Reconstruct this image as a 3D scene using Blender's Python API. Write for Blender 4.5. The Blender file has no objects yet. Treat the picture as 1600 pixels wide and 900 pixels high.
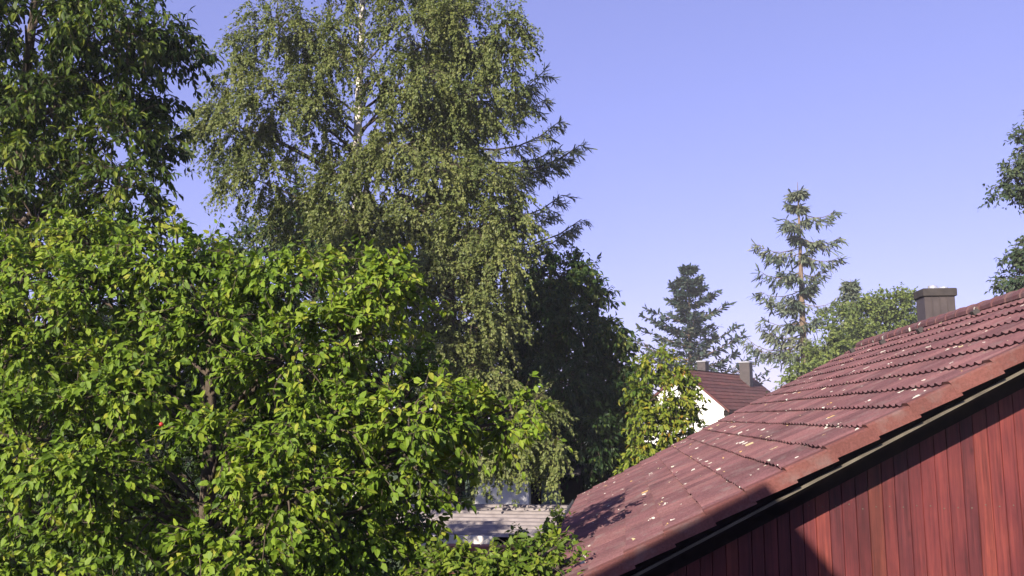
import bpy, math, random
import numpy as np
from mathutils import Vector, Matrix

random.seed(7)
RNG = np.random.default_rng(11)
scene = bpy.context.scene
COL = scene.collection
CAMZ = 4.5                                   # eye level, upper floor

# ------------------------------------------------------------------ camera
F = 1386.0                                   # focal length in px of the 1600 px wide photograph
PITCH = math.atan(202 / F)
YAW = math.atan(175 / math.hypot(F, 202))
cam_d = bpy.data.cameras.new('camera')
cam_d.sensor_width = 36.0
cam_d.lens = 36.0 * F / 1600.0
cam_d.clip_start = 0.05
cam_d.clip_end = 6000
cam = bpy.data.objects.new('camera', cam_d)
cam.location = (0, 0, CAMZ)
cam.rotation_euler = (math.pi / 2 + PITCH, 0, YAW)
COL.objects.link(cam)
scene.camera = cam

# ------------------------------------------------------------------ sky, sun, exposure
SUN_AZ, SUN_EL = math.radians(24), math.radians(27)      # behind the viewer, to the left
SDIR = np.array([-math.sin(SUN_AZ) * math.cos(SUN_EL), -math.cos(SUN_AZ) * math.cos(SUN_EL), math.sin(SUN_EL)])
world = bpy.data.worlds.new('World')
scene.world = world
world.use_nodes = True
wn, wl = world.node_tree.nodes, world.node_tree.links
wn.clear()
sky = wn.new('ShaderNodeTexSky')
sky.sky_type = 'NISHITA'
sky.sun_disc = False
sky.sun_elevation = SUN_EL
sky.sun_rotation = math.radians(180 + 24)
sky.altitude = 500
sky.air_density = 1.0
sky.dust_density = 0.25
sky.ozone_density = 2.2
tint = wn.new('ShaderNodeMix')
tint.data_type = 'RGBA'
tint.blend_type = 'MULTIPLY'
tint.inputs['Factor'].default_value = 1.0
tint.inputs['B'].default_value = (1.14, 0.99, 1.68, 1)     # the camera's violet white balance
bg = wn.new('ShaderNodeBackground')
bg.inputs['Strength'].default_value = 0.109
wo = wn.new('ShaderNodeOutputWorld')
gam = wn.new('ShaderNodeGamma')                            # the camera's soft highlight curve on the bright sky
gam.inputs['Gamma'].default_value = 0.56
wl.new(sky.outputs[0], gam.inputs['Color'])
wl.new(gam.outputs[0], tint.inputs['A'])
wl.new(tint.outputs['Result'], bg.inputs['Color'])
wl.new(bg.outputs[0], wo.inputs['Surface'])

sun_d = bpy.data.lights.new('sun', 'SUN')
sun_d.energy = 5.0
sun_d.angle = math.radians(0.5)
sun_d.color = (1.0, 0.90, 0.76)
sun = bpy.data.objects.new('sun', sun_d)
sun.location = (-8, -20, 14)
sun.rotation_euler = Vector(SDIR).to_track_quat('Z', 'Y').to_euler()
COL.objects.link(sun)

scene.view_settings.view_transform = 'Standard'
scene.view_settings.look = 'None'
scene.view_settings.gamma = 1.0
scene.view_settings.exposure = 1.15
scene.render.engine = 'CYCLES'
scene.cycles.max_bounces = 6
scene.cycles.transmission_bounces = 4
scene.cycles.diffuse_bounces = 2

# ------------------------------------------------------------------ helpers
def ray(px, py):
    x, y = (px - 800) / F, (450 - py) / F
    fw = math.cos(PITCH) - math.sin(PITCH) * y
    up = math.sin(PITCH) + math.cos(PITCH) * y
    return np.array([math.cos(YAW) * x - math.sin(YAW) * fw, math.sin(YAW) * x + math.cos(YAW) * fw, up])

def at(px, py, Y):
    """world point seen at a photograph pixel, at distance Y in front of the viewer"""
    r = ray(px, py)
    return r * (Y / r[1]) + np.array([0, 0, CAMZ])

def nrm(a):
    a = np.asarray(a, float)
    return a / np.maximum(np.linalg.norm(a, axis=-1, keepdims=True), 1e-9)

class MB:
    """collects vertices and faces (tri and quad arrays), builds one mesh"""
    def __init__(self):
        self.V, self.F, self.T, self.n = [], [], [], 0
    def add(self, V, Fs, tint=None):
        V = np.asarray(V, float).reshape(-1, 3)
        for f in Fs:
            f = np.asarray(f, int)
            if len(f):
                self.F.append(f + self.n)
        self.V.append(V)
        t = np.full(len(V), 0.5) if tint is None else np.broadcast_to(np.asarray(tint, float), (len(V),)).copy()
        self.T.append(t)
        self.n += len(V)
        return self
    def box(self, x0, x1, y0, y1, z0, z1, tint=None):
        V = [(x, y, z) for z in (z0, z1) for y in (y0, y1) for x in (x0, x1)]
        Q = [(0, 2, 3, 1), (4, 5, 7, 6), (0, 1, 5, 4), (2, 6, 7, 3), (0, 4, 6, 2), (1, 3, 7, 5)]
        return self.add(V, [Q], tint)
    def prism(self, poly, d0, d1, frame, tint=None):
        """poly of (a, b) points extruded along c from d0 to d1; frame maps (a, b, c) arrays to world"""
        n = len(poly)
        P = np.array(poly, float)
        A = np.vstack([np.c_[P, np.full(n, d0)], np.c_[P, np.full(n, d1)]])
        V = frame(A)
        Q = [(i, (i + 1) % n, n + (i + 1) % n, n + i) for i in range(n)]
        self.add(V, [Q], tint)
        self.F.append(np.array([list(range(n))[::-1]]) + self.n - 2 * n)
        self.F.append(np.array([list(range(n, 2 * n))]) + self.n - 2 * n)
        return self
    def mesh(self, name, mat=None, origin=(0, 0, 0), smooth=False):
        V = np.vstack(self.V) - np.asarray(origin, float)
        me = bpy.data.meshes.new(name)
        tot = np.concatenate([np.full(len(f), f.shape[1]) for f in self.F])
        idx = np.concatenate([f.ravel() for f in self.F])
        me.vertices.add(len(V))
        me.vertices.foreach_set('co', V.astype(np.float32).ravel())
        me.loops.add(len(idx))
        me.loops.foreach_set('vertex_index', idx.astype(np.int32))
        me.polygons.add(len(tot))
        start = np.zeros(len(tot), np.int32)
        start[1:] = np.cumsum(tot)[:-1]
        me.polygons.foreach_set('loop_start', start)
        me.polygons.foreach_set('loop_total', tot.astype(np.int32))
        me.polygons.foreach_set('use_smooth', np.full(len(tot), bool(smooth)))
        at_ = me.attributes.new('tint', 'FLOAT', 'POINT')
        at_.data.foreach_set('value', np.concatenate(self.T).astype(np.float32))
        me.update(calc_edges=True)
        me.validate()
        if mat:
            me.materials.append(mat)
        return me

def link(name, me, parent=None, loc=(0, 0, 0), kind=None, label=None):
    o = bpy.data.objects.new(name, me)
    COL.objects.link(o)
    o.location = loc
    if parent:
        o.parent = parent
    if kind:
        o['kind'] = kind
    if label:
        o['label'] = label
    return o

def thing(name, label, cat, loc=(0, 0, 0), group=None):
    o = bpy.data.objects.new(name, None)
    o.empty_display_size = 0.3
    COL.objects.link(o)
    o.location = tuple(loc)
    o['label'] = label
    o['category'] = cat
    if group:
        o['group'] = group
    return o

def tubes(paths, radii, sides):
    """many tapered tubes at once: paths (n,k,3), radii (n,k)"""
    P = np.asarray(paths, float)
    R = np.asarray(radii, float)
    n, k, _ = P.shape
    T = np.gradient(P, axis=1)
    T = nrm(T)
    ref = np.where(np.abs(T[..., 2:3]) > 0.9, np.array([1.0, 0, 0]), np.array([0, 0, 1.0]))
    A = nrm(np.cross(T, ref))
    B = np.cross(T, A)
    ang = np.arange(sides) * 2 * math.pi / sides
    V = P[:, :, None, :] + R[:, :, None, None] * (np.cos(ang)[:, None] * A[:, :, None, :] + np.sin(ang)[:, None] * B[:, :, None, :])
    base = (np.arange(n)[:, None, None] * k + np.arange(k - 1)[None, :, None]) * sides
    i = np.arange(sides)[None, None, :]
    j = (i + 1) % sides
    Q = np.stack([base + i, base + j, base + sides + j, base + sides + i], -1).reshape(-1, 4)
    return V.reshape(-1, 3), [Q]

# ------------------------------------------------------------------ materials
def mat_new(name):
    m = bpy.data.materials.new(name)
    m.use_nodes = True
    nt = m.node_tree
    nt.nodes.clear()
    out = nt.nodes.new('ShaderNodeOutputMaterial')
    b = nt.nodes.new('ShaderNodeBsdfPrincipled')
    nt.links.new(b.outputs[0], out.inputs['Surface'])
    return m, nt, b, out

def ramp(nt, stops):
    r = nt.nodes.new('ShaderNodeValToRGB')
    els = r.color_ramp.elements
    while len(els) < len(stops):
        els.new(0.5)
    for e, (p, c) in zip(els, stops):
        e.position = p
        e.color = (*c, 1)
    return r

def coords(nt, scale=(1, 1, 1), kind='Object'):
    if kind == 'World':
        g = nt.nodes.new('ShaderNodeNewGeometry')
        src = g.outputs['Position']
    else:
        t = nt.nodes.new('ShaderNodeTexCoord')
        src = t.outputs[kind]
    mp = nt.nodes.new('ShaderNodeMapping')
    mp.inputs['Scale'].default_value = scale
    nt.links.new(src, mp.inputs['Vector'])
    return mp.outputs[0]

def noise(nt, vec, scale, detail=4, rough=0.6):
    n = nt.nodes.new('ShaderNodeTexNoise')
    n.inputs['Scale'].default_value = scale
    n.inputs['Detail'].default_value = detail
    n.inputs['Roughness'].default_value = rough
    nt.links.new(vec, n.inputs['Vector'])
    return n.outputs['Fac']

def mix(nt, a, b, fac, mode='MIX'):
    m = nt.nodes.new('ShaderNodeMix')
    m.data_type = 'RGBA'
    m.blend_type = mode
    for key, v in (('A', a), ('B', b), ('Factor', fac)):
        s = m.inputs[key]
        if isinstance(v, (int, float)):
            s.default_value = v
        elif isinstance(v, tuple):
            s.default_value = (*v, 1)
        else:
            nt.links.new(v, s)
    return m.outputs['Result']

def attr(nt, name='tint'):
    a = nt.nodes.new('ShaderNodeAttribute')
    a.attribute_name = name
    return a.outputs['Fac']

def bump(nt, b, h, strength, dist):
    bp = nt.nodes.new('ShaderNodeBump')
    bp.inputs['Strength'].default_value = strength
    bp.inputs['Distance'].default_value = dist
    nt.links.new(h, bp.inputs['Height'])
    nt.links.new(bp.outputs[0], b.inputs['Normal'])

def leaf_mat(name, stops, trans=0.35, rough=0.55, tcol=(1.25, 1.35, 0.6), spec=0.2):
    m, nt, b, out = mat_new(name)
    r = ramp(nt, stops)
    nt.links.new(attr(nt), r.inputs[0])
    nt.links.new(r.outputs[0], b.inputs['Base Color'])
    b.inputs['Roughness'].default_value = rough
    b.inputs['Specular IOR Level'].default_value = spec
    if trans > 0:
        t = nt.nodes.new('ShaderNodeBsdfTranslucent')
        tc = mix(nt, r.outputs[0], tcol, 1.0, 'MULTIPLY')
        nt.links.new(tc, t.inputs['Color'])
        ms = nt.nodes.new('ShaderNodeMixShader')
        ms.inputs[0].default_value = trans
        nt.links.new(b.outputs[0], ms.inputs[1])
        nt.links.new(t.outputs[0], ms.inputs[2])
        nt.links.new(ms.outputs[0], out.inputs['Surface'])
    return m

def plain(name, c1, c2, scale=8, rough=0.8, bmp=0.3, dist=0.01, stretch=(1, 1, 1), kind='World'):
    m, nt, b, out = mat_new(name)
    v = coords(nt, stretch, kind)
    n = noise(nt, v, scale)
    r = ramp(nt, [(0.3, c1), (0.7, c2)])
    nt.links.new(n, r.inputs[0])
    nt.links.new(r.outputs[0], b.inputs['Base Color'])
    b.inputs['Roughness'].default_value = rough
    b.inputs['Specular IOR Level'].default_value = 0.3
    if bmp:
        bump(nt, b, n, bmp, dist)
    return m

def tile_mat(name, stops, lichen=True):
    m, nt, b, out = mat_new(name)
    r = ramp(nt, stops)
    nt.links.new(attr(nt), r.inputs[0])
    v = coords(nt, (1, 1, 1), 'World')
    c = r.outputs[0]
    n1 = noise(nt, v, 1.3, 5)
    weather = ramp(nt, [(0.35, (0.62, 0.60, 0.60)), (0.65, (1.12, 1.05, 1.02))])
    nt.links.new(n1, weather.inputs[0])
    c = mix(nt, c, weather.outputs[0], 0.8, 'MULTIPLY')
    n2 = noise(nt, v, 60, 3, 0.7)
    speck = ramp(nt, [(0.30, (0.7, 0.68, 0.66)), (0.7, (1.15, 1.15, 1.15))])
    nt.links.new(n2, speck.inputs[0])
    c = mix(nt, c, speck.outputs[0], 0.9, 'MULTIPLY')
    # greyish algae film
    n3 = noise(nt, v, 4.5, 6, 0.65)
    film = ramp(nt, [(0.52, (0, 0, 0)), (0.75, (0.55, 0.55, 0.55))])
    nt.links.new(n3, film.inputs[0])
    c = mix(nt, c, (0.17, 0.14, 0.13), film.outputs[0])
    if lichen:
        dn = nt.nodes.new('ShaderNodeTexNoise')
        dn.inputs['Scale'].default_value = 30
        nt.links.new(v, dn.inputs['Vector'])
        sc = nt.nodes.new('ShaderNodeVectorMath')
        sc.operation = 'SCALE'
        sc.inputs['Scale'].default_value = 0.09
        nt.links.new(dn.outputs['Color'], sc.inputs[0])
        ad = nt.nodes.new('ShaderNodeVectorMath')
        nt.links.new(v, ad.inputs[0])
        nt.links.new(sc.outputs[0], ad.inputs[1])
        vo = nt.nodes.new('ShaderNodeTexVoronoi')
        vo.inputs['Scale'].default_value = 7.5
        nt.links.new(ad.outputs[0], vo.inputs['Vector'])
        # spot radius differs per cell, and most cells have none
        sepc = nt.nodes.new('ShaderNodeSeparateColor')
        nt.links.new(vo.outputs['Color'], sepc.inputs[0])
        rad = nt.nodes.new('ShaderNodeMapRange')
        rad.inputs[1].default_value = 0.36
        rad.inputs[2].default_value = 1.0
        rad.inputs[3].default_value = -0.02
        rad.inputs[4].default_value = 0.27
        nt.links.new(sepc.outputs[0], rad.inputs[0])
        lt = nt.nodes.new('ShaderNodeMath')
        lt.operation = 'LESS_THAN'
        nt.links.new(vo.outputs['Distance'], lt.inputs[0])
        nt.links.new(rad.outputs[0], lt.inputs[1])
        lc = ramp(nt, [(0.0, (0.40, 0.37, 0.30)), (0.72, (0.52, 0.49, 0.43)), (0.80, (0.48, 0.30, 0.09)), (1.0, (0.34, 0.34, 0.22))])
        nt.links.new(sepc.outputs[1], lc.inputs[0])
        c = mix(nt, c, lc.outputs[0], lt.outputs[0])
    nt.links.new(c, b.inputs['Base Color'])
    b.inputs['Roughness'].default_value = 0.85
    b.inputs['Specular IOR Level'].default_value = 0.25
    bump(nt, b, n2, 0.35, 0.004)
    return m

def board_mat():
    m, nt, b, out = mat_new('red_stained_wood')
    r = ramp(nt, [(0.0, (0.068, 0.015, 0.018)), (0.5, (0.108, 0.021, 0.022)), (0.85, (0.140, 0.030, 0.024)), (1.0, (0.185, 0.052, 0.028))])
    nt.links.new(attr(nt), r.inputs[0])
    c = r.outputs[0]
    v = coords(nt, (45, 45, 1.6), 'World')
    g = noise(nt, v, 1.0, 6, 0.7)
    gr = ramp(nt, [(0.3, (0.4, 0.36, 0.38)), (0.5, (0.95, 0.95, 0.95)), (0.7, (1.45, 1.5, 1.35))])
    nt.links.new(g, gr.inputs[0])
    c = mix(nt, c, gr.outputs[0], 0.85, 'MULTIPLY')
    v2 = coords(nt, (1, 1, 0.45), 'World')
    w = noise(nt, v2, 2.6, 4)
    wr = ramp(nt, [(0.33, (0.5, 0.46, 0.56)), (0.5, (0.95, 0.9, 0.95)), (0.68, (1.35, 1.4, 1.15))])
    nt.links.new(w, wr.inputs[0])
    c = mix(nt, c, wr.outputs[0], 0.9, 'MULTIPLY')
    # knots
    v3 = coords(nt, (1, 1, 0.5), 'World')
    vo = nt.nodes.new('ShaderNodeTexVoronoi')
    vo.inputs['Scale'].default_value = 5.5
    nt.links.new(v3, vo.inputs['Vector'])
    kr = ramp(nt, [(0.03, (0.35, 0.3, 0.3)), (0.10, (1, 1, 1))])
    nt.links.new(vo.outputs['Distance'], kr.inputs[0])
    c = mix(nt, c, kr.outputs[0], 0.8, 'MULTIPLY')
    nt.links.new(c, b.inputs['Base Color'])
    b.inputs['Roughness'].default_value = 0.6
    b.inputs['Specular IOR Level'].default_value = 0.3
    bump(nt, b, g, 0.15, 0.002)
    return m

M = {}
M['grass'] = plain('grass', (0.035, 0.06, 0.018), (0.07, 0.10, 0.03), 3.0, 0.95, 0.5, 0.05)
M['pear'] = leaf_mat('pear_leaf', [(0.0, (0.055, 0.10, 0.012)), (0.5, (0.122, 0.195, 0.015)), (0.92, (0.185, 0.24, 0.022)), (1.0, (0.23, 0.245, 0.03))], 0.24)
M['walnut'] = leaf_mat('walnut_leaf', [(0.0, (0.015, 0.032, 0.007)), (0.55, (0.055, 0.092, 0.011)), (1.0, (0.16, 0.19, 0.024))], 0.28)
M['birch'] = leaf_mat('birch_leaf', [(0.0, (0.06, 0.085, 0.028)), (0.5, (0.13, 0.16, 0.048)), (1.0, (0.19, 0.205, 0.065))], 0.30, 0.45)
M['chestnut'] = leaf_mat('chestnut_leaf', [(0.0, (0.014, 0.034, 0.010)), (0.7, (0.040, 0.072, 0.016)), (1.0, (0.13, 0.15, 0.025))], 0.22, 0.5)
M['yellow'] = leaf_mat('turning_leaf', [(0.0, (0.05, 0.095, 0.012)), (0.5, (0.15, 0.195, 0.02)), (0.9, (0.26, 0.25, 0.03)), (1.0, (0.25, 0.15, 0.02))], 0.3, 0.5)
M['bush'] = leaf_mat('bush_leaf', [(0.0, (0.05, 0.09, 0.012)), (0.5, (0.12, 0.18, 0.02)), (1.0, (0.20, 0.24, 0.03))], 0.3)
M['far'] = leaf_mat('far_leaf', [(0.0, (0.06, 0.09, 0.03)), (0.5, (0.12, 0.16, 0.042)), (1.0, (0.17, 0.205, 0.05))], 0.3, 0.5)
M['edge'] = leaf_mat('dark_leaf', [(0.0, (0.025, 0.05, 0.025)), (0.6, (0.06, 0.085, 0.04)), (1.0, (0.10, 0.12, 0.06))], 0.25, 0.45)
M['needle'] = leaf_mat('spruce_needle', [(0.0, (0.045, 0.068, 0.045)), (0.5, (0.10, 0.125, 0.08)), (1.0, (0.175, 0.185, 0.12))], 0.1, 0.55)
M['needle_dark'] = leaf_mat('dark_needle', [(0.0, (0.012, 0.022, 0.012)), (1.0, (0.045, 0.06, 0.025))], 0.08, 0.55)
M['fir'] = leaf_mat('fir_needle', [(0.0, (0.016, 0.034, 0.028)), (0.6, (0.042, 0.062, 0.045)), (1.0, (0.09, 0.10, 0.06))], 0.08, 0.5)
M['bark'] = plain('bark', (0.035, 0.026, 0.019), (0.11, 0.085, 0.062), 14, 0.95, 0.8, 0.02, (1, 1, 0.3))
M['bark_warm'] = plain('spruce_bark', (0.09, 0.06, 0.04), (0.22, 0.16, 0.11), 10, 0.95, 0.8, 0.02, (1, 1, 0.3))
def birch_bark():
    m, nt, b, out = mat_new('birch_bark')
    n = noise(nt, coords(nt, (3, 3, 7), 'World'), 1.2, 4)
    r = ramp(nt, [(0.36, (0.03, 0.025, 0.02)), (0.46, (0.55, 0.50, 0.44)), (0.8, (0.78, 0.74, 0.68))])
    nt.links.new(n, r.inputs[0])
    nt.links.new(r.outputs[0], b.inputs['Base Color'])
    b.inputs['Roughness'].default_value = 0.7
    return m
M['birch_bark'] = birch_bark()
M['tile'] = tile_mat('roof_tile', [(0.0, (0.118, 0.057, 0.063)), (0.5, (0.148, 0.071, 0.078)), (1.0, (0.178, 0.088, 0.091))])
M['verge'] = tile_mat('verge_tile', [(0.0, (0.135, 0.052, 0.046)), (1.0, (0.165, 0.068, 0.057))], False)
M['tile_plain'] = tile_mat('neighbour_tile', [(0.0, (0.11, 0.040, 0.038)), (1.0, (0.155, 0.058, 0.052))], False)
M['boards'] = board_mat()
M['barge'] = plain('barge_board', (0.06, 0.05, 0.038), (0.13, 0.113, 0.085), 6, 0.7, 0.3, 0.004, (1, 1, 1))
M['darkwood'] = plain('shade_dark_wood', (0.010, 0.007, 0.006), (0.022, 0.014, 0.011), 9, 0.7, 0.3, 0.004)  # near-black, so the barge boards carry the verge shadow in their colour
M['darkwood'].node_tree.nodes['Principled BSDF'].inputs['Specular IOR Level'].default_value = 0.06
M['slate'] = plain('chimney_cladding', (0.045, 0.036, 0.036), (0.068, 0.054, 0.053), 5, 0.55, 0.15, 0.004)
M['slab'] = plain('chimney_slab', (0.028, 0.024, 0.023), (0.05, 0.042, 0.04), 7, 0.8, 0.3, 0.005)
M['metal'] = plain('zinc', (0.30, 0.30, 0.31), (0.42, 0.42, 0.43), 6, 0.4, 0.05, 0.002)
M['steel'] = plain('flue_steel', (0.6, 0.6, 0.6), (0.75, 0.75, 0.75), 6, 0.25, 0.0)
for k in ('steel', 'metal'):
    M[k].node_tree.nodes['Principled BSDF'].inputs['Metallic'].default_value = 0.7
M['plaster'] = plain('white_plaster', (0.74, 0.72, 0.69), (0.82, 0.80, 0.78), 3, 0.9, 0.2, 0.003)
M['corrugated'] = plain('fibre_cement', (0.17, 0.145, 0.14), (0.28, 0.245, 0.235), 5, 0.85, 0.3, 0.005)
M['fascia'] = plain('white_fascia', (0.66, 0.60, 0.54), (0.78, 0.72, 0.66), 5, 0.6, 0.1, 0.003)
M['bluegrey'] = plain('grey_door', (0.10, 0.13, 0.16), (0.15, 0.18, 0.21), 4, 0.5, 0.1, 0.003)
M['brick'] = plain('brick', (0.22, 0.085, 0.06), (0.34, 0.14, 0.10), 9, 0.9, 0.4, 0.006)
M['mortar'] = plain('mortar', (0.30, 0.28, 0.25), (0.40, 0.37, 0.33), 12, 0.95, 0.3, 0.005)
M['apple'] = plain('red_apple', (0.30, 0.02, 0.02), (0.42, 0.05, 0.03), 12, 0.35, 0.0)
def glass_mat():
    m, nt, b, out = mat_new('window_glass')
    b.inputs['Base Color'].default_value = (0.02, 0.025, 0.03, 1)
    b.inputs['Roughness'].default_value = 0.05
    return m
M['glass'] = glass_mat()

# ------------------------------------------------------------------ ground
g = MB()
N = 60
xs = np.sinh(np.linspace(-5.6, 5.6, N)) * 11
ys = np.sinh(np.linspace(-5.6, 5.6, N)) * 11
X, Y = np.meshgrid(xs, ys)
Z = 0.05 * np.sin(X * 0.31) * np.cos(Y * 0.27) * (np.hypot(X, Y) < 200)
i = np.arange(N * N).reshape(N, N)
g.add(np.stack([X, Y, Z - 0.06], -1).reshape(-1, 3), [np.stack([i[:-1, :-1], i[:-1, 1:], i[1:, 1:], i[1:, :-1]], -1).reshape(-1, 4)])
link('ground', g.mesh('ground', M['grass']), kind='structure')

# ------------------------------------------------------------------ red house
G = 6.4                                      # near verge
YF = 16.3                                    # far verge
XE, ZE = -0.823, CAMZ - 1.415                # eave line (top of tiles)
XR, ZR = 4.185, CAMZ + 1.238                 # ridge line
TH = math.atan2(ZR - ZE, XR - XE)
SL = math.hypot(ZR - ZE, XR - XE)
NC = 18
GA = SL / NC                                 # course gauge
UL = np.array([math.cos(TH), 0, math.sin(TH)])
NL = np.array([-math.sin(TH), 0, math.cos(TH)])
def left(A):                                 # (across y, up the slope, normal) -> world, near slope
    A = np.asarray(A, float)
    return np.array([XE, 0, ZE]) + A[:, 1:2] * UL + A[:, 2:3] * NL + A[:, 0:1] * np.array([0, 1, 0])
def right(A):
    P = left(A)
    P[:, 0] = 2 * XR - P[:, 0]
    return P
house = thing('red_house', 'red wooden house in the foreground with a mossy red tiled gable roof', 'house', ((XE + 2 * XR - XE) / 2, (G + YF) / 2, 0))
HB = np.array(house.location)
roof_core = MB()
# sheathing slabs just under the tiles
for fr in (left, right):
    roof_core.prism([(G + 0.06, -0.10), (YF - 0.06, -0.10), (YF - 0.06, -0.055), (G + 0.06, -0.055)], 0.0, 1.0,
                    lambda A, fr=fr: fr(np.c_[A[:, 0], 0.05 + A[:, 2] * (SL - 0.08), A[:, 1]]))
roof = link('roof', roof_core.mesh('roof', M['darkwood'], HB), house)

# one interlocking tile, two rolls, about 48 triangles
TW = 0.2985
def tile_shape():
    k = 12
    yy = np.linspace(0, TW - 0.003, k + 1)
    prof = 0.017 * np.clip(np.cos(2 * math.pi * (yy / TW * 2 - 0.5)), -0.25, 1)
    L = GA + 0.05
    lo = np.c_[yy, np.zeros(k + 1), prof + 0.026]
    hi = np.c_[yy, np.full(k + 1, L), prof - 0.004]
    fb = np.c_[yy, np.full(k + 1, 0.022), prof * 0.8 - 0.012]
    V = np.vstack([lo, hi, fb])
    a = np.arange(k)
    top = np.c_[a, a + 1, k + 1 + a + 1, k + 1 + a]
    fr = np.c_[2 * (k + 1) + a, 2 * (k + 1) + a + 1, a + 1, a]
    return V, [top, fr]
TV, TF = tile_shape()
NT = int(round((YF - G - 0.20) / 0.3))
spots = []
for c in range(NC):
    for t in range(NT):
        spots.append((G + 0.10 + t * 0.3, c * GA, RNG.random(), RNG.normal(0, 0.0022), RNG.normal(0, 0.006), RNG.normal(0, 0.003)))
def project(P):
    P = np.asarray(P, float) - np.array([0, 0, CAMZ])
    x = math.cos(YAW) * P[:, 0] + math.sin(YAW) * P[:, 1]
    fw = -math.sin(YAW) * P[:, 0] + math.cos(YAW) * P[:, 1]
    z = math.cos(PITCH) * fw + math.sin(PITCH) * P[:, 2]
    y = -math.sin(PITCH) * fw + math.cos(PITCH) * P[:, 2]
    return 800 + F * x / z, 450 - F * y / z, z
cen = left(np.array([[s[0] + 0.15, s[1] + 0.16, 0.02] for s in spots]))
px, py, dz = project(cen)
vis = (px > -5) & (px < 1615) & (py > 0) & (py < 915)
facing = np.abs(((cen - np.array([0, 0, CAMZ])) / np.linalg.norm(cen - np.array([0, 0, CAMZ]), axis=1, keepdims=True)) @ NL)
size = np.where(vis, facing / dz ** 2, -1)
big = set(np.argsort(-size)[:300].tolist())
tile_meshes = []
frame_rot = Matrix(((0, UL[0], NL[0]), (1, 0, 0), (0, UL[2], NL[2])))
for k in range(8):
    mb = MB().add(TV, TF, k / 7.0)
    tile_meshes.append(mb.mesh('tile', M['tile']))
rest = MB()
for n, (y, u, r, jw, jr, ju) in enumerate(spots):
    if n in big:
        o = link('tile', tile_meshes[int(r * 7.99)], roof)
        p = left(np.array([[y, u + ju, jw]]))[0] - HB
        mt = frame_rot.to_4x4()
        mt.translation = Vector(p)
        o.matrix_local = mt @ Matrix.Rotation(jr, 4, 'Z')
    else:
        V = TV.copy()
        V = V + np.array([y, u + ju, jw])
        rest.add(left(V), TF, r)
for c in range(NC):                                    # the slope beyond the ridge
    for t in range(NT):
        V = TV + np.array([G + 0.10 + t * 0.3, c * GA, 0])
        rest.add(right(V), [f[:, ::-1] for f in TF], RNG.random())
link('tile_field', rest.mesh('tile_field', M['tile'], HB), roof, kind='stuff')

# verge tiles with a hanging flange, both gables
VP = [(0.17, 0.004), (0.13, 0.026), (0.02, 0.026), (0.0, 0.012), (-0.004, -0.075), (0.016, -0.075), (0.022, 0.000), (0.12, 0.002)]
def verge(fr, c, yb, sgn, mirror=False):
    mb = MB()
    L = GA + 0.03
    j = random.uniform(-0.004, 0.004)
    poly = [(yb + sgn * (a + j), b) for a, b in VP]
    def frame(A):
        w = A[:, 1] + 0.022 - 0.022 * A[:, 2]
        return fr(np.c_[A[:, 0], c * GA - 0.012 + A[:, 2] * L, w])
    mb.prism(poly, 0.0, 1.0, frame, random.random())
    return mb
for fr, cc in ((left, True), (right, False)):
    for c in range(NC):
        link('verge_tile', verge(fr, c, G, 1).mesh('verge_tile', M['verge'], HB), roof)
        if cc:
            link('verge_tile', verge(fr, c, YF, -1).mesh('verge_tile', M['tile'], HB), roof)
# ridge tiles
rm = MB()
ang = np.linspace(math.radians(-15), math.radians(195), 9)
A0 = np.c_[np.cos(ang) * 0.125, np.zeros(9), np.sin(ang) * 0.10]
A1 = np.c_[np.cos(ang) * 0.108, np.full(9, 0.40), np.sin(ang) * 0.085]
A2 = np.c_[np.cos(ang) * 0.105, np.full(9, 0.004), np.sin(ang) * 0.082]
a = np.arange(8)
rm.add(np.vstack([A0, A1, A2]), [np.c_[a, a + 1, 9 + a + 1, 9 + a], np.c_[18 + a, 18 + a + 1, a + 1, a]], 0.4)
ridge_me = rm.mesh('ridge_tile', M['tile'])
nr = int((YF - G) / 0.36)
for k in range(nr + 1):
    o = link('ridge_tile', ridge_me, roof, np.array([XR, min(G + 0.0 + k * 0.36, YF - 0.40), ZR + 0.005 + random.uniform(-.004, .004)]) - HB)
    o.rotation_euler = (0, 0, random.uniform(-0.012, 0.012))
# a few dark ventilation tiles' hoods below the ridge
for (qx, qy) in ((1523, 497), (1437, 523), (1378, 541), (1331, 553)):
    r = ray(qx, qy)
    t = np.dot(np.array([XE, 0, ZE - CAMZ]) , NL) / np.dot(r, NL)
    P = r * t + np.array([0, 0, CAMZ])
    y, u = P[1], np.dot(P - np.array([XE, 0, ZE]), UL)
    hb = MB()
    hb.prism([(y - 0.06, 0.0), (y + 0.06, 0.0), (y + 0.045, 0.06), (y - 0.045, 0.06)], 0, 1, lambda A: left(np.c_[A[:, 0], u + A[:, 2] * 0.07, A[:, 1] + 0.02 - 0.0 * A[:, 2]]))
    link('vent_hood', hb.mesh('vent_hood', M['slab'], HB), roof)
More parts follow.
